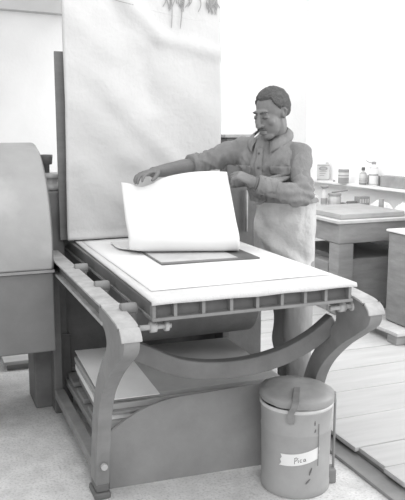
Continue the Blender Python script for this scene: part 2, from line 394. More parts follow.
# ------------------------------------------------------------------ under the press: stack, front board
rz = math.radians(-4)
zt = .1935
specs = [(.05,'rag_dark','dark thick board at the bottom of the stack under the press',.70,1.50,2.79,3.55),
         (.03,'rag','grey board second from the bottom of the stack under the press',.69,1.52,2.80,3.53),
         (.03,'rag_light','pale board in the middle of the stack under the press',.672,1.50,2.81,3.50),
         (.012,'rag_dark','thin dark sheet above the pale board in the stack under the press',.69,1.53,2.80,3.52),
         (.026,'rag','grey board just beneath the topmost sheet of the under-press stack',.675,1.53,2.815,3.51),
         (.02,'rag','topmost board of the stack on the shelf under the press',.69,1.50,2.83,3.5)]
for i, (t, m, lab, x0, x1, y0, y1) in enumerate(specs):
    bm = B(); c = V((1.1,3.15,0)); mt2 = Matrix.Translation(c) @ Matrix.Rotation(math.radians((-1.5,-.6,-2,.5,-1.2,-2.2)[i]),4,'Z') @ Matrix.Translation(-c)
    box(bm, x0,x1,y0,y1,zt,zt+t,0,mt2); zt += t+.0005
    o = obj('stacked_board', bm, M[m], bevel=.002); tag(o, lab, 'board', 'boards stacked under the press')
bm = B(); box(bm, .675,.92,2.80,3.52,zt,zt+.004,0,mt2); tag(obj('paper', bm, M['rag_light']), 'narrow white sheet on the left end of the stack under the press', 'paper')
bm = B(); n = 24
prof = [(.665,.235),(.70,.262),(.76,.30),(.84,.335),(.95,.36),(1.1,.366),(1.3,.375),(1.40,.378)]
sp = [(p.x,p.y) for p in spline([(x,z,0) for x,z in prof],4)]
def leanp(x, z, off): return (x, 2.752-.05*(x-.7)+off+.018*z/.4, z)
fa = [bm.verts.new(leanp(x,z,0)) for x,z in sp]+[bm.verts.new(leanp(1.40,0,0)), bm.verts.new(leanp(.665,0,0))]
fb = [bm.verts.new(leanp(v[0],v[1],.014)) for v in sp]+[bm.verts.new(leanp(1.40,0,.014)), bm.verts.new(leanp(.665,0,.014))]
bm.faces.new(fa); bm.faces.new(fb[::-1])
for i in range(len(fa)): bm.faces.new((fa[i],fb[i],fb[(i+1)%len(fa)],fa[(i+1)%len(fa)]))
tag(obj('leaning_board', bm, M['chip']), 'wide dark fibre board with curved top edge leaning under the press front', 'board')

# ------------------------------------------------------------------ step can with taped label
cx, cy, cr = 1.414, 2.520, .145
can = thing('trash_can', 'dented grey metal step can with lid and handwritten tape label', 'trash can', (cx,cy,0))
bm = B(); lathe(bm, [(cr*.98,.0),(cr*1.0,.004),(cr*1.0,.03),(cr*.985,.034),(cr*1.0,.22),(cr*1.006,.262),(cr*1.022,.268),(cr*1.022,.274),(cr*1.006,.28),(cr*1.02,.345),(cr*1.04,.36),(cr*1.05,.372),(cr*1.0,.372),(cr*.985,.345),(cr*.96,.05),(.01,.045)], (cx,cy,0), 56)
body = obj('can_body', bm, M['can'], can, smooth=True)
bm = B(); lathe(bm, [(cr*1.045,.366),(cr*1.062,.370),(cr*1.062,.378),(cr*1.03,.382),(cr*.99,.378)], (cx,cy,0), 56, cap=False); obj('rim', bm, M['can_rim'], body, smooth=True)
# lid, tipped a little open about its right-hand hinge
bm = B(); lathe(bm, [(cr*1.055,-.012),(cr*1.07,-.008),(cr*1.07,.012),(cr*1.06,.022),(cr*.85,.033),(cr*.5,.042),(.02,.045)], (0,0,0), 56)
ml = Matrix.Translation((cx,cy,.392)) @ Matrix.Translation((cr*1.0,0,0)) @ Matrix.Rotation(math.radians(2.5),4,'Y') @ Matrix.Rotation(math.radians(1.5),4,'X') @ Matrix.Translation((-cr*1.0,0,0))
for v in bm.verts:
    v.co = ml @ (v.co+V((0,0,.004*noise.noise(v.co*18))))
lid = obj('lid', bm, M['can_lid'], can, smooth=True)
bm = B()
def cyl(a, z, r=cr): return V((cx+r*math.sin(a), cy-r*math.cos(a), z))
a0 = -.64
st = [ml @ V((0+cr*.35*math.sin(a0), -cr*.35, .049)), ml @ V((cr*.8*math.sin(a0), -cr*.8, .040)), ml @ V((cr*1.10*math.sin(a0), -cr*1.09, .020)), cyl(a0,.375,cr*1.16), cyl(a0,.33,cr*1.07)]
st = spline(st,4); side = V((math.cos(a0),math.sin(a0),0)); rr = []
for i, p in enumerate(st):
    t = (st[min(i+1,len(st)-1)]-st[max(i-1,0)]).normalized(); nn = side.cross(t).normalized()*.003
    rr.append([p-side*.013+nn, p+side*.013+nn, p+side*.013-nn, p-side*.013-nn])
loft(bm, rr); obj('hasp', bm, M['iron_mid'], lid)
bm = B(); hd = V((math.cos(-.25),math.sin(-.25),0))
top = V((cx,cy,0))+hd*cr*1.13; tube(bm, [top+V((0,0,.40)), top+V((.004,-.0,.36)), top+V((.004,0,.06)), top+V((0,0,.035))], .0055, 8); obj('lift_rod', bm, M['iron_mid'], can, smooth=True)
bm = B(); box(bm, cr*.93, cr*1.2, -.03,.03,.0,.062,0, Matrix.Translation((cx,cy,0)) @ Matrix.Rotation(-.25,4,'Z')); obj('pedal_bracket', bm, M['iron_mid'], can, bevel=.006)
bm = B(); box(bm, cr*.97, cr*1.14, -.02,.02,.355,.40,0, Matrix.Translation((cx,cy,0)) @ Matrix.Rotation(-.25,4,'Z')); obj('hinge', bm, M['iron_mid'], can, bevel=.004)
bm = B(); 
for a in (.16,): box(bm, -.0015,.0015,-.003,.0,.14,.32,0, Matrix.Translation(cyl(a,0,cr*1.012)) @ Matrix.Rotation(a,4,'Z'))
obj('seam', bm, M['iron_mid'], body)
# label: torn paper tape following the curve
VC = math.atan2(-cx,cy)  # direction toward the viewer's side of the can
ac = math.atan2(-cx, cy)
def lab(s, t, r=cr*1.014):                 # s along, t up (metres)
    a = -.93+s/cr; z = .139+t+.14*s+.9*(s-.06)**2*1.2
    return cyl(a, z, r)
bm = B()
def labf(u, v):
    s = lerp(0,.160,u); t = lerp(0,.050,v)
    if u == 0: s += (-.006,.004,-.001,.006,.0)[int(v*4)]
    if u == 1: s += (.0,.003,.001,.004,.002)[int(v*4)]
    return lab(s, t)
grid(bm, labf, 20, 4); o = obj('tape_label', bm, M['paper'], body, smooth=True)
o['label'] = 'torn white paper tape with handwriting'
def stroke(bm, pts, w=.0022):
    q = spline([(x,y,0) for x,y in pts],5)
    L_ = []
    for i, p in enumerate(q):
        t = (q[min(i+1,len(q)-1)]-q[max(i-1,0)]).normalized(); n_ = V((-t.y,t.x,0))*w/2
        a, b = p+n_, p-n_; L_.append((bm.verts.new(lab(a.x,a.y,cr*1.018)), bm.verts.new(lab(b.x,b.y,cr*1.018))))
    for (a,b),(c,d) in zip(L_, L_[1:]): bm.faces.new((a,b,d,c))
bm = B()
s0 = .060
stroke(bm, [(s0,.033),(s0-.001,.020),(s0-.002,.008)])
stroke(bm, [(s0-.003,.032),(s0+.006,.035),(s0+.009,.028),(s0+.004,.022),(s0-.001,.021)])
stroke(bm, [(s0+.013,.024),(s0+.013,.015),(s0+.015,.013)])
stroke(bm, [(s0+.027,.023),(s0+.022,.024),(s0+.020,.018),(s0+.023,.013),(s0+.028,.015)])
stroke(bm, [(s0+.041,.023),(s0+.036,.023),(s0+.034,.017),(s0+.037,.013),(s0+.041,.018),(s0+.0415,.023),(s0+.042,.014),(s0+.045,.013)])
stroke(bm, [(s0+.0132,.030),(s0+.0138,.0315)], .0025)
obj('handwriting', bm, M['ink'], o)
for a, z, L, tl in ((.03,.315,.02,0),(.035,.285,.014,.2),(-.10,.105,.03,.5),(-.2,.068,.02,.9)):
    q = [cyl(a+tl*.14*k, z+L*k, cr*1.012) for k in (0,.5,1)]
    bm = B(); tube(bm, q, [.002,.0035,.0015], 6); obj('scuff', bm, M['scratch'], body)

# ------------------------------------------------------------------ workbench, slab and things by the right wall
wb = thing('workbench', 'heavy dark workbench with pale top edge behind the standing man', 'workbench', (3.25,5.1,.06))
bm = B(); box(bm, 2.90,3.74,4.60,5.75,.775,.80); obj('bench_top', bm, M['bench_top'], wb, bevel=.004)
bm = B(); box(bm, 2.925,3.72,4.625,5.72,.62,.775); obj('apron_frame', bm, M['bench'], wb, bevel=.006)
for x, y in ((2.93,4.63),(2.93,5.56),(3.56,4.63),(3.56,5.56)):
    bm = B(); box(bm, x,x+.135,y,y+.14,.061,.62); obj('leg', bm, M['bench'], wb, bevel=.008)
bm = B(); box(bm, 3.08,3.72,4.70,5.6,.061,.48); obj('lower_chest', bm, M['bench'], wb, bevel=.006)
bm = B(); box(bm, 2.945,3.06,4.80,5.55,.061,.45); obj('side_shelf', bm, M['bench'], wb, bevel=.006)
bm = B(); box(bm, 2.955,3.545,4.66,5.30,.801,.842); tag(obj('stone_slab', bm, M['slab_top'], bevel=.006), 'thick grey slab lying flat on the workbench top', 'slab')
def item(name, label, cat, loc, group=None): return thing(name, label, cat, loc, group)
# on the bench
zb = .8015
j = item('jar', 'wide pale jar with dark lid and brush handle on the workbench', 'jar', (3.385,5.44,zb))
bm = B(); lathe(bm, [(.05,.0),(.056,.006),(.056,.085),(.05,.095),(.05,.10)], (3.385,5.44,zb), 20); obj('jar_body', bm, M['glass'], j, smooth=True)
bm = B(); lathe(bm, [(.057,.1005),(.057,.118),(.045,.122)], (3.385,5.44,zb), 20); obj('lid', bm, M['midgrey'], j)
bm = B(); tube(bm, [(3.355,5.44,zb+.129),(3.495,5.41,zb+.145)], .006, 8); tag(obj('brush_handle', bm, M['midgrey'], smooth=True), 'thin grey handle resting across the lid of the wide jar', 'brush')
b_ = item('bottle', 'slim tall grey bottle between two jars on the workbench', 'bottle', (3.292,5.46,zb))
bm = B(); lathe(bm, [(.026,0),(.03,.005),(.03,.11),(.018,.135),(.016,.165)], (3.292,5.46,zb), 16); obj('bottle_body', bm, M['tin'], b_, smooth=True)
bm = B(); lathe(bm, [(.022,.1652),(.036,.175),(.036,.187),(.02,.19)], (3.292,5.46,zb), 16); obj('cap', bm, M['midgrey'], b_)
bm = B(); lathe(bm, [(.0305,.03),(.0308,.035),(.0308,.075),(.0305,.08)], (3.292,5.46,zb), 16, cap=False); obj('paper_label', bm, M['midgrey'], b_)
j = item('jar', 'small low white jar nearest the man on the workbench', 'jar', (3.215,5.52,zb))
bm = B(); lathe(bm, [(.04,0),(.045,.005),(.045,.05),(.04,.056)], (3.215,5.52,zb), 18); obj('jar_body', bm, M['white'], j, smooth=True)
bm = B(); lathe(bm, [(.044,.0565),(.044,.072),(.03,.075)], (3.215,5.52,zb), 18); obj('lid', bm, M['midgrey'], j)
bx = item('small_box', 'small dark striped box on the far side of the workbench', 'box', (3.62,5.42,zb))
bm = B(); box(bm, 3.60,3.71,5.38,5.46,zb,zb+.085); obj('box_body', bm, M['midgrey'], bx, bevel=.003)
bm = B()
for k in range(4): box(bm, 3.606+k*.026,3.622+k*.026,5.3785,5.381,zb+.03,zb+.065)
obj('printed_marks', bm, M['tin'], bx)
tl = item('hand_roller', 'dark hand roller lying flat on the workbench behind the slab', 'roller', (3.50,5.42,zb))
bm = B(); lathe(bm, [(.02,-.05),(.024,-.045),(.024,.045),(.02,.05)], (3.535,5.40,zb+.026), 16, 'X'); obj('roller_drum', bm, M['dark'], tl, smooth=True)
bm = B(); tube(bm, [(3.487,5.40,zb+.026),(3.472,5.43,zb+.03),(3.48,5.49,zb+.022)], .009, 8); obj('handle', bm, M['midgrey'], tl, smooth=True)
# crumpled cloths
def cloth(name, label, cx_, cy_, z0, sx, sy, h, seed, m='rag_cloth'):
    bm = B()
    def f(u, v):
        x, y = u*2-1, v*2-1; r = math.sqrt(x*x+y*y); e = max(0,1-r**2.2)
        nn = noise.noise(V((x*2.3+seed,y*2.3,seed)))+.5*noise.noise(V((x*5+seed,y*5,2)))
        k = 1/max(1,r)
        return (cx_+x*k*sx*(1+.15*nn), cy_+y*k*sy*(1+.1*nn), z0+.001+h*e*(.55+.55*max(-.6,nn)))
    grid(bm, f, 22, 22); o = obj(name, bm, M[m], smooth=True); solid(o, .003, 1); return tag(o, label, 'cloth')
cloth('cloth', 'crumpled white cloth lying at the right end of the workbench top', 3.665, 5.15, .803, .06, .16, .10, 3)
cloth('cloth', 'crumpled white cloth hump in front on the right corner of the workbench', 3.66, 4.80, .803, .055, .14, .12, 9)
for x, y, lab_ in ((3.64,5.02,'small dark tin among the crumpled white cloths, left one'),(3.665,4.68,'small dark tin among the crumpled white cloths, right one')):
    bm = B(); lathe(bm, [(.02,0),(.022,.003),(.022,.10),(.015,.104)], (x-.065,y,.8015), 14); tag(obj('ink_tin', bm, M['midgrey'], smooth=True), lab_, 'tin')
# on the ledge
zl = .9785; xl = 3.66
t = item('oil_tin', 'flat rectangular pale tin with oval emblem on the ledge, nearest the man', 'tin', (xl,6.15,zl))
mt3 = Matrix.Translation((xl,6.15,zl)) @ Matrix.Rotation(math.radians(-38),4,'Z')
bm = B(); box(bm, -.06,.06,-.022,.022,0,.155,0,mt3); tb = obj('tin_body', bm, M['tin'], t, bevel=.004)
bm = B(); box(bm, -.06,.06,-.0225,-.0225+.0001,0,.155,0,mt3); bm.free()
for x0_, x1_, z0_, z1_ in ((-.035,.035,.085,.09),(-.035,.023,.065,.07),(-.035,.011,.045,.05),(-.058,.058,.008,.014),(-.058,.058,.143,.148)):
    bm = B(); box(bm, x0_,x1_,-.0245,-.0225,z0_,z1_,0,mt3); obj('printed_line', bm, M['midgrey'], tb)
bm = B(); lathe(bm, [(.001,-.0245),(1,-.0245),(1,-.0226),(.001,-.0226)], (0,0,0), 24, 'Y')
for v in bm.verts: v.co = mt3 @ V((v.co.x*.042, v.co.y, v.co.z*.02+.115))
obj('oval_emblem', bm, M['midgrey'], tb)
bm = B(); 
for k in range(3): box(bm, -.025,.025,-.0262,-.0246,.106+.007*k,.109+.007*k,0,mt3)
obj('emblem_lettering', bm, M['tin'], tb)
bm = B(); lathe(bm, [(.014,.1552),(.014,.172),(.01,.174)], mt3 @ V((.035,0,0)), 12); obj('cap', bm, M['tin'], t)
t = item('ink_can', 'short tin with dark printed bands beside the pale oval-emblem tin', 'tin', (xl,5.74,zl))
bm = B(); lathe(bm, [(.046,0),(.048,.004),(.048,.125),(.04,.13)], (xl,5.74,zl), 20); tb = obj('tin_body', bm, M['tin'], t, smooth=True)
bm = B(); lathe(bm, [(.0485,.004),(.0488,.006),(.0488,.052),(.0485,.054)], (xl,5.74,zl), 20, cap=False); lathe(bm, [(.0485,.068),(.0488,.07),(.0488,.076),(.0485,.078)], (xl,5.74,zl), 20, cap=False); obj('dark_band', bm, M['midgrey'], tb)
bm = B(); lathe(bm, [(.0485,.102),(.0488,.104),(.0488,.127),(.042,.1305)], (xl,5.74,zl), 20, cap=False); obj('lid_band', bm, M['midgrey'], tb)
bm = B(); lathe(bm, [(.012,0),(.012,.012),(.006,.016)], (3.65,5.957,zl), 10); tag(obj('thumbtack', bm, M['midgrey']), 'tiny dark tack like bit lying on the ledge left of the banded tin', 'tack')
t = item('bottle', 'small dark capped bottle with striped label on the ledge', 'bottle', (xl-.01,5.53,zl))
bm = B(); lathe(bm, [(.03,0),(.034,.005),(.034,.09),(.028,.105),(.013,.118),(.013,.13)], (xl-.01,5.53,zl), 18); tb = obj('bottle_body', bm, M['tin'], t, smooth=True)
bm = B(); lathe(bm, [(.016,.1302),(.016,.155),(.012,.158)], (xl-.01,5.53,zl), 14); obj('cap', bm, M['dark'], t)
for z0, z1 in ((.004,.02),(.034,.04),(.052,.056),(.1,.112)):
    bm = B(); rr_ = .0346 if z0 < .09 else .0295
    lathe(bm, [(rr_,z0),(rr_,z1)] if z0<.09 else [(.0315,z0),(.022,z1)], (xl-.01,5.53,zl), 18, cap=False); obj('label_band', bm, M['midgrey'], tb)
t = item('spray_bottle', 'tall white bottle with spout beside the long grey box on the ledge', 'bottle', (xl-.01,5.386,zl))
bm = B(); lathe(bm, [(.037,0),(.04,.005),(.04,.15),(.036,.165),(.02,.175),(.018,.19)], (xl-.01,5.386,zl), 20); tb = obj('bottle_body', bm, M['white'], t, smooth=True)
bm = B(); lathe(bm, [(.02,.1902),(.02,.212),(.014,.215)], (xl-.01,5.386,zl), 14); obj('cap', bm, M['midgrey'], t)
bm = B(); tube(bm, [(xl-.01,5.40,zl+.2),(xl-.035,5.44,zl+.21),(xl-.04,5.455,zl+.222)], .004, 8); obj('spout', bm, M['midgrey'], t, smooth=True)
for z0, z1 in ((.093,.105),(.158,.163),(.015,.02)):
    bm = B(); lathe(bm, [(.0406,z0),(.0406,z1)] if z0<.15 else [(.039,z0),(.0365,z1)], (xl-.01,5.386,zl), 20, cap=False); obj('label_band', bm, M['midgrey'], tb)
bm = B(); box(bm, 3.655,3.735,4.2,5.30,zl,zl+.098); tag(obj('long_box', bm, M['midgrey'], bevel=.004), 'long low grey box lying on the ledge at the right edge', 'box')
bm = B(); box(bm, 3.705,3.74,5.40,5.54,zl,zl+.085); tag(obj('small_block', bm, M['midgrey'], bevel=.004), 'short grey block behind the two bottles on the ledge', 'box')

bpy.context.view_layer.update()
for o in list(C.objects):
    if o.parent is None and 'ledge' in o.get('label','') : along_wall(o)
# cabinet at the right edge, and pale timbers on the floor
cb = thing('side_cabinet', 'low dark cabinet with white top at the right edge in front of the workbench', 'cabinet', (3.4,4.0,.06))
bm = B(); box(bm, 3.21,3.74,3.62,4.40,.061,.735); obj('cabinet_body', bm, M['bench'], cb, bevel=.012)
bm = B(); box(bm, 3.195,3.75,3.60,4.41,.735,.752); obj('cabinet_top', bm, M['white'], cb, bevel=.004)
sk = thing('floor_skid', 'pale timber skid lying on the wood floor before the workbench', 'timber', (2.93,4.2,.06))
bm = B(); box(bm, 2.875,3.0,3.80,4.55,.125,.15); obj('skid_plank', bm, M['timber'], sk, bevel=.004)
for y in (3.82,4.4):
    bm = B(); box(bm, 2.885,2.99,y,y+.10,.061,.125); obj('skid_block', bm, M['bench'], sk, bevel=.004)
bm = B(); beam_between(bm, (3.03,3.72,.085), (3.165,4.0,.40), .07, .025); tag(obj('leaning_plank', bm, M['timber'], bevel=.003), 'short pale plank leaning against the low cabinet at right edge', 'plank')

# ------------------------------------------------------------------ the man
sL, sR = V((1.740,3.135,1.364)), V((1.553,3.385,1.384))
mid = (sL+sR)/2; Rv = (sR-sL).normalized(); Rv.z = 0; Rv.normalize(); Fv = V((-Rv.y*-1, -Rv.x, 0)); Fv = V((-Rv.y, Rv.x, 0))
if Fv.y > 0: Fv = -Fv
elL, wrL, hdL = V((1.678,3.0,1.172)), V((1.470,3.046,1.236)), V((1.382,3.098,1.279))
elR, wrR, hdR = V((1.325,3.465,1.302)), V((1.095,3.402,1.278)), V((.985,3.346,1.272))
pel = V((1.762,3.28,.98)); hipL, hipR = pel-Rv*.075, pel+Rv*.075
hc = V((1.617,3.199,1.562))
ankL, ankR = V((1.80,3.19,.14)), V((1.815,3.33,.14)); knL, knR = V((1.778,3.18,.53)), V((1.79,3.32,.53))
# head frame: turned to his right (picture left), looking down
az = math.radians(203); hf = V((math.cos(az), math.sin(az), 0)); tilt = math.radians(17)
hf = (hf*math.cos(tilt)-V((0,0,1))*math.sin(tilt)).normalized(); hr = hf.cross(V((0,0,1))).normalized(); hu = hr.cross(hf)
HM = Matrix(((hr.x,hf.x,hu.x),(hr.y,hf.y,hu.y),(hr.z,hf.z,hu.z))) @ Matrix.Diagonal((.93,.93,.95))
def H(x, y, z): return hc+HM @ V((x,y,z))

def hand(bm, wrist, direction, palm_n, thumb_side, curl, spread=.16, size=1.0, thumb_curl=.3):
    """palm + four fingers + thumb, each a bent tapering chain"""
    d = direction.normalized(); n = (palm_n-d*palm_n.dot(d)).normalized(); s = d.cross(n).normalized()
    if s.dot(thumb_side) < 0: s = -s
    w = .040*size
    rings = []
    for t, a, b in ((-.01,.026,.020),(.02,.033,.019),(.055,.041,.017),(.085,.042,.014),(.097,.036,.010)):
        c = wrist+d*t*size
        rings.append([c+s*a*size*math.cos(2*PI*k/14)+n*b*size*math.sin(2*PI*k/14) for k in range(14)])
    loft(bm, rings)
    for i, (off, L) in enumerate(((.030,.076),(.010,.084),(-.011,.078),(-.030,.062))):
        base = wrist+d*(.082-.004*abs(i-1))*size+s*off*size; ang_ = off*spread/.03*.5
        dd = (d*math.cos(ang_)+s*math.sin(ang_)).normalized(); p = [base, base+dd*.012*size]; c = 0
        for seg, fr in enumerate((.45,.31,.24)):
            c += curl[seg]*(1+.10*i)
            q = dd*math.cos(c)+n*math.sin(c)
            p.append(p[-1]+q*L*fr*size)
        tube(bm, p, [.0095*size,.0095*size,.0086*size,.0078*size,.0055*size], 10)
    b0 = wrist+d*.022*size+s*.026*size
    t1 = (d*.72+s*.62+n*.25).normalized(); t2 = (d*.9+s*.2+n*(.2+thumb_curl)).normalized(); t3 = (d*.95-s*.1+n*(.2+thumb_curl)).normalized()
    p1 = b0+t1*.042*size; p2 = p1+t2*.034*size; p3 = p2+t3*.026*size
    tube(bm, [b0-t1*.01,b0+t1*.02*size,p1,p2,p3], [.014*size,.0135*size,.0112*size,.0105*size,.007*size], 10)

def ring(c, a, b, n=24, fx=Rv, fy=Fv, sq=2.3):
    out = []
    for k in range(n):
        t = 2*PI*k/n; ct, st_ = math.cos(t), math.sin(t)
        x = math.copysign(abs(ct)**(2/sq), ct); y = math.copysign(abs(st_)**(2/sq), st_)
        out.append(c+fx*a*x+fy*b*y)
    return out
def torso(bm, g=0, z_low=.90, extra=()):
    ax = [(.90,pel+V((.0,0,-.08)),.148,.112),(1.0,pel+V((0,0,.02)),.148,.110),(1.10,pel+V((-.03,.0,.12)),.142,.105),(1.2,mid+V((.035,.003,-.185)),.156,.110),(1.30,mid+V((.005,.0,-.085)),.168,.112),(1.355,mid+V((-.0,.0,-.02)),.160,.095),(1.41,mid+V((-.0,-.0,.028)),.112,.078),(1.445,mid-Fv*.012,.078,.072),(1.480,mid-Fv*.020,.062,.058)]
    rr = []
    for z, c, a, b in ax:
        rr.append(ring(V((c.x,c.y,z)), a+g, b+g))
    loft(bm, rr)
def limb(bm, pts, rad, n=16): tube(bm, spline(pts,5), [lerp(rad[int(i/5)], rad[min(int(i/5)+1,len(rad)-1)], (i%5)/5) for i in range((len(pts)-1)*5+1)], n)

def hair_face(bm): pass
man = thing('person', 'man in dark work shirt and pale apron lifting the print from the press bed', 'person', (1.80,3.25,.06))
# --- body: one continuous surface
bm = B()
torso(bm, -.018)
limb(bm, [mid+V((0,0,.03)), mid+V((-.0,-.015,.075)), H(0,-.025,-.085), H(0,-.02,-.03)], [.060,.052,.050,.055])
ell(bm, H(0,-.018,.028), (.076,.098,.088), HM); ell(bm, H(0,.030,-.030), (.060,.064,.090), HM); ell(bm, H(0,.052,-.098), (.037,.036,.026), HM)
ell(bm, H(0,.028,-.075), (.050,.05,.036), HM)
ell(bm, H(0,.078,.028), (.046,.017,.013), HM)                                   # brow
for s in (-1,1):
    ell(bm, H(s*.040,.060,-.026), (.022,.022,.022), HM)                          # cheek bones
    tube(bm, [H(s*.070,-.004,.018), H(s*.080,-.016,.024), H(s*.084,-.028,.010), H(s*.080,-.024,-.012), H(s*.071,-.008,-.030)], [.006,.0065,.0065,.006,.0065], 8); ell(bm, H(s*.072,-.010,-.004), (.006,.012,.020), HM)                        # ears
    ell(bm, H(s*.031,.080,.004), (.017,.014,.010), HM)                          # lids
    ell(bm, H(s*.014,.098,-.036), (.011,.014,.009), HM)                         # nostrils
tube(bm, [H(0,.086,.022), H(0,.098,.002), H(0,.112,-.022), H(0,.116,-.034), H(0,.098,-.042)], [.010,.0115,.014,.015,.010], 12)
ell(bm, H(0,.093,-.064), (.026,.014,.008), HM); ell(bm, H(0,.091,-.077), (.024,.014,.009), HM)
limb(bm, [sL+Rv*.05, sL, sL.lerp(elL,.5), elL, elL.lerp(wrL,.4), wrL, wrL.lerp(hdL,.2)], [.055,.055,.047,.041,.040,.028,.027])
limb(bm, [sR-Rv*.05, sR, sR.lerp(elR,.5), elR, elR.lerp(wrR,.35), wrR, wrR.lerp(hdR,.2)], [.055,.055,.047,.041,.042,.028,.026])
hand(bm, wrR, (hdR-wrR)+V((-.02,-.02,.0)), V((.1,-.1,-1)), V((-.1,-1,-.1)), (.25,.45,.4), size=1.02)
hand(bm, wrL, (hdL-wrL)+V((-.01,.02,.012)), V((-.35,.62,-.7)), V((-.2,.4,1)), (.55,.75,.6), size=1.02, thumb_curl=.5)
limb(bm, [hipL+V((0,0,.06)), hipL-V((0,0,.08)), knL, knL.lerp(ankL,.4), ankL, ankL-V((0,0,.05))], [.070,.070,.056,.054,.04,.04])
limb(bm, [hipR+V((0,0,.06)), hipR-V((0,0,.08)), knR, knR.lerp(ankR,.4), ankR, ankR-V((0,0,.05))], [.070,.070,.056,.054,.04,.04])
for a in (ankL,ankR): tube(bm, [a+V((.02,.015,-.045)), a-V((.06,.045,.05)), a-V((.13,.10,.058))], [.032,.030,.018], 12)
obj('body', remesh(bm, .0042, 3, .5), M['skin'], man, smooth=True)
# --- hair
bm = B(); nn, mm = 96, 60
rings = []
for k in range(mm+1):
    th = PI*(k+.02)/(mm+.04); rg = []
    for i in range(nn):
        a = 2*PI*i/nn
        d = V((math.sin(th)*math.cos(a), math.sin(th)*math.sin(a), -math.cos(th)))
        p = V((.0845*d.x, .110*d.y-.022, .103*d.z+.030))
        # hairline: forehead in front, temples, nape behind
        line = .084 if p.y > .045 else (.084-(.045-p.y)*1.25 if p.y > -.03 else -.02-(-.03-p.y)*.5)
        if abs(p.x) > .055 and -.0 < p.y < .04: line -= .022
        k_ = 1+.03*noise.noise(p*55)+.018*noise.noise(p*130)
        ss = max(0,min(1,(p.z-line+.004*noise.noise(p*60))/.014)); k_ *= .84+.16*ss*ss*(3-2*ss)
        rg.append(H(p.x*k_, (p.y+.022)*k_-.022, (p.z-.03)*k_+.03))
    rings.append(rg)
loft(bm, rings); obj('hair', bm, M['hair'], man, smooth=True)
for s in (-1,1):
    bm = B(); tube(bm, [H(s*.012,.098,.024), H(s*.03,.097,.031), H(s*.052,.078,.027)], [.003,.0045,.002], 8); obj('eyebrow', bm, M['hair'], man, smooth=True)
for s in (-1,1):
    bm = B(); tube(bm, [H(s*.018,.0925,-.001), H(s*.031,.0950,-.0035), H(s*.045,.0850,-.001)], [.0015,.0022,.0015], 8); obj('eyelash', bm, M['hair'], man, smooth=True)
bm = B(); tube(bm, [H(-.03,.088,-.064), H(-.014,.1035,-.054), H(0,.106,-.052), H(.014,.1035,-.054), H(.03,.088,-.064)], [.003,.006,.005,.006,.003], 8)
obj('moustache', bm, M['hair'], man, smooth=True)
# --- shirt
def folds(c):
    dz = noise.noise(V((c.x*9,c.y*9,c.z*5)))*.5+noise.noise(V((c.x*17+5,c.y*17,c.z*8)))*.35
    def crease(x, y, z): return (1-2.4*abs(noise.noise(V((x,y,z)))))
    side = (c-mid).dot(Rv)
    w = .010*dz+.013*crease(c.z*8+side*15, side*8-c.z*3, 4)+.005*crease(c.z*19-side*22, side*15, 8)-.009
    for p, axis in ((elL,V((.2,.1,1))),(elR,V((1,0,.15)))):
        d = (c-p).length
        if d < .18: w += .008*math.sin((c-p).dot(axis)*150+3*noise.noise(c*12))*(1-d/.16)
    return w
bm = B(); torso(bm, .004)
rr = [ring(V((pel.x-.012,pel.y,1.085)), .158,.128), ring(V((pel.x-.02,pel.y,1.12)), .172,.138), ring(V((pel.x-.035,pel.y,1.17)), .166,.128), ring(V((mid.x+.03,mid.y,1.24)), .165,.118)]
loft(bm, rr)
limb(bm, [sL+Rv*.06+V((0,0,.0)), sL+V((0,0,0)), sL.lerp(elL,.5)+V((.008,0,0)), elL+V((.004,-.003,-.002)), elL.lerp(wrL,.45), wrL.lerp(elL,.10)], [.066,.064,.055,.049,.046,.040])
limb(bm, [sR-Rv*.06, sR, sR.lerp(elR,.5), elR.lerp(sR,.08), elR.lerp(wrR,.06)], [.066,.066,.058,.052,.049])
def cutz(bmx, z):
    bmesh.ops.bisect_plane(bmx, geom=bmx.verts[:]+bmx.edges[:]+bmx.faces[:], plane_co=(0,0,z), plane_no=(0,0,1), clear_inner=True)
    bmesh.ops.holes_fill(bmx, edges=[e for e in bmx.edges if e.is_boundary])
b2 = remesh(bm, .008, 4, .5, folds); cutz(b2, 1.122)
shirt = obj('shirt', b2, M['shirt'], man, smooth=True)
# collar, placket, pocket, rolled cuff
nb_ = mid-Fv*.016+V((0,0,.106))
for s in (-1,1):
    bm = B()
    def col(u, v):
        a = lerp(-.1,2.75,u)*s; r0 = .064+.030*u; out_ = v*(.020+.016*u)
        d = (-Fv*math.cos(a)+Rv*math.sin(a))
        z = .030-.075*u**1.6-v*(.034+.030*u**2)
        return nb_+d*(r0+out_+.012*math.sin(v*PI))+V((0,0,z))-Rv*s*.0*u
    grid(bm, col, 14, 5); o = obj('collar', bm, M['shirt'], man, smooth=True); solid(o, .004)
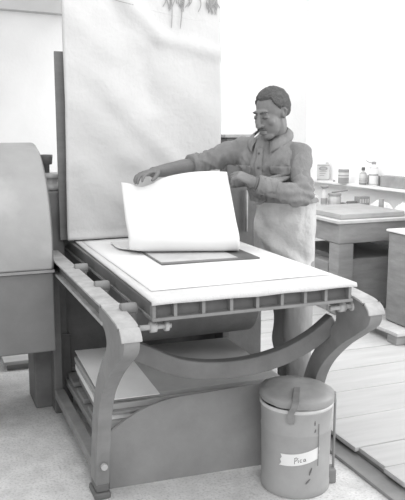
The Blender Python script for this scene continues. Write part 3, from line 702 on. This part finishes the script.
# front point of the chest surface used for placket and pocket
from mathutils.bvhtree import BVHTree
bmt = bmesh.new(); bmt.from_mesh(shirt.data); bvh = BVHTree.FromBMesh(bmt); 
def chest(r, z, off):
    o_ = V((mid.x,mid.y,z))+Rv*r+Fv*.5; hit = bvh.ray_cast(o_, -Fv)
    p = hit[0] if hit[0] else V((mid.x,mid.y,z))+Rv*r+Fv*.12
    return p+Fv*off
bm = B(); grid(bm, lambda u,v: chest(lerp(-.018,.018,u)+.01, lerp(1.12,1.395,v), .003), 4, 30); o = obj('placket', bm, M['shirt'], man, smooth=True); solid(o, .003, 0)
for z in (1.16,1.23,1.30,1.37):
    bm = B(); p = chest(.01,z,.007); ell(bm, p, (.006,.006,.006), None, 10, 6); obj('button', bm, M['shirt_dark'], man, smooth=True)
for r0 in (-.155,.05):
    bm = B(); grid(bm, lambda u,v: chest(lerp(r0,r0+.10,u), lerp(1.195,1.305,v), .003), 10, 10); o = obj('pocket', bm, M['shirt'], man, smooth=True); solid(o, .004, 0)
    bm = B(); grid(bm, lambda u,v: chest(lerp(r0-.003,r0+.103,u), lerp(1.272-.014*(1-abs(2*u-1)),1.308,v), .007), 10, 4); o = obj('pocket_flap', bm, M['shirt'], man, smooth=True); solid(o, .004, 0)
bmt.free()
ax_ = (elR-wrR).normalized()
bm = B(); cc = elR.lerp(wrR,.05); tube(bm, [cc-ax_*.022, cc-ax_*.018, cc+ax_*.02, cc+ax_*.024], [.050,.061,.063,.054], 20); obj('rolled_cuff', bm, M['shirt'], man, smooth=True)
ax_ = (elL-wrL).normalized(); cc = wrL.lerp(elL,.12)
bm = B(); tube(bm, [cc-ax_*.024, cc-ax_*.02, cc+ax_*.02, cc+ax_*.024], [.036,.043,.045,.04], 20); obj('cuff', bm, M['shirt'], man, smooth=True)
bm = B(); cc = wrL-ax_*.004; tube(bm, [cc-ax_*.007,cc+ax_*.007], .032, 20); obj('wristwatch', bm, M['dark'], man, smooth=True)
# --- trousers
def tfold(c): return .010*noise.noise(V((c.x*8,c.y*8,c.z*6)))+.006*noise.noise(V((c.x*18,c.y*18,c.z*9)))
bm = B(); loft(bm, [ring(V((pel.x-.01,pel.y,1.09)), .132,.100), ring(pel, .134,.104), ring(pel-V((0,0,.08)), .136,.104), ring(pel-V((0,0,.13)), .12,.09)])
limb(bm, [hipL+V((0,0,.02)), hipL-V((0,0,.12)), knL, knL-V((0,0,.16)), ankL+V((0,0,.10)), ankL-V((0,0,.03))], [.070,.076,.076,.076,.066,.062])
limb(bm, [hipR+V((0,0,.02)), hipR-V((0,0,.12)), knR, knR-V((0,0,.16)), ankR+V((0,0,.10)), ankR-V((0,0,.03))], [.070,.076,.076,.076,.066,.062])
obj('trousers', remesh(bm, .009, 4, .5, tfold), M['trouser'], man, smooth=True)
# --- apron wrapped round the front from waist to knee
def apr(u, v):
    a = lerp(-2.35,1.7,u); z = lerp(1.155,.60,v)
    cz = pel+V((-.012,0,0)); k = 1+.04*v
    d = Fv*math.cos(a)-Rv*-math.sin(a)
    rx, ry = .158*k, (.128-.012*v)
    p = V((cz.x,cz.y,z))+Rv*math.sin(a)*rx+Fv*math.cos(a)*ry
    f = .010*math.sin(a*5+z*9+2*noise.noise(V((a*1.5,z*4,0))))*v+.012*noise.noise(V((a*2.2,z*7,3)))+-.016*math.exp(-(((z-.93)-.12*(a+.3))/.035)**2)*math.exp(-((a+.2)/1.1)**2)+.02*math.exp(-(((z-.87)-.10*(a+.3))/.03)**2)*math.exp(-((a+.2)/1.1)**2)+.016*math.exp(-(((z-1.03)+.05*a)/.03)**2)*math.exp(-((a-.2)/.8)**2)
    p += (Rv*math.sin(a)+Fv*math.cos(a))*f*min(1,v*5)
    return p
bm = B(); grid(bm, apr, 60, 40); o = obj('apron', bm, M['apron'], man, smooth=True); solid(o, .003)
bm = B()
tube(bm, [apr(k/30,0)+V((0,0,-.006)) for k in range(31)], .008, 8); obj('apron_band', bm, M['apron'], man, smooth=True)
# --- shoes
for a in (ankL,ankR):
    d = V((-.79,-.61,0)); s_ = V((d.y,-d.x,0)); bm = B(); rr = []
    for t, w_, hh in ((-.055,.022,.05),(-.045,.034,.07),(0,.04,.085),(.06,.043,.07),(.12,.046,.052),(.17,.04,.042),(.195,.02,.03)):
        c = V((a.x,a.y,.0615))+d*t
        rr.append([c+s_*w_*math.cos(2*PI*k/14)*(1)+V((0,0,hh*(.5+.5*math.sin(2*PI*k/14)))) for k in range(14)])
    loft(bm, rr); obj('shoe', bm, M['shoe'], man, smooth=True)
bm = B(); tube(bm, [H(.012,.100,-.071), H(.022,.136,-.086)], .0033, 10); tag(obj('cigarette', bm, M['paper'], smooth=True), 'short white cigarette held between the lips of the man', 'cigarette')

# ------------------------------------------------------------------ lights
def area(name, loc, target, sx, sy, power):
    l = bpy.data.lights.new(name, 'AREA'); l.shape = 'RECTANGLE'; l.size = sx; l.size_y = sy; l.energy = power
    o = bpy.data.objects.new(name, l); C.objects.link(o); o.location = loc
    o.rotation_euler = (V(target)-V(loc)).to_track_quat('-Z','Y').to_euler(); return o
area('overhead_light', (1.2,2.6,3.1), (1.2,2.6,0), 2.4, 1.6, 26)
area('overhead_light', (2.0,4.7,2.75), (3.5,5.1,.7), 1.0, 2.2, 50)  # added light, angled to brighten the right wall, ledge and bench front
area('window_light', (5.0,1.8,1.75), (1.6,2.6,.4), 1.2, 1.2, 90)
area('overhead_light', (.7,-1.3,2.9), (.9,2.8,.3), 2.2, 1.2, 60)  # added frontal light above and behind the camera, lifts front faces
w = bpy.data.worlds.new('room light'); bpy.context.scene.world = w; w.use_nodes = True
w.node_tree.nodes['Background'].inputs['Color'].default_value = (1,1,1,1); w.node_tree.nodes['Background'].inputs['Strength'].default_value = 1.0

# ------------------------------------------------------------------ camera
cd = bpy.data.cameras.new('camera'); cam = bpy.data.objects.new('camera', cd); C.objects.link(cam)
cd.sensor_fit = 'VERTICAL'; cd.sensor_height = 36; cd.sensor_width = 36; cd.lens = 719.99/500*36
cam.location = (0,0,1.5); cam.rotation_euler = (math.radians(90-9.758), 0, math.radians(-21.469))
cd.clip_start = .05
S = bpy.context.scene; S.camera = cam
S.view_settings.view_transform = 'Standard'; S.view_settings.look = 'None'; S.view_settings.gamma = 1; S.view_settings.use_curve_mapping = False
S.view_settings.exposure = 0
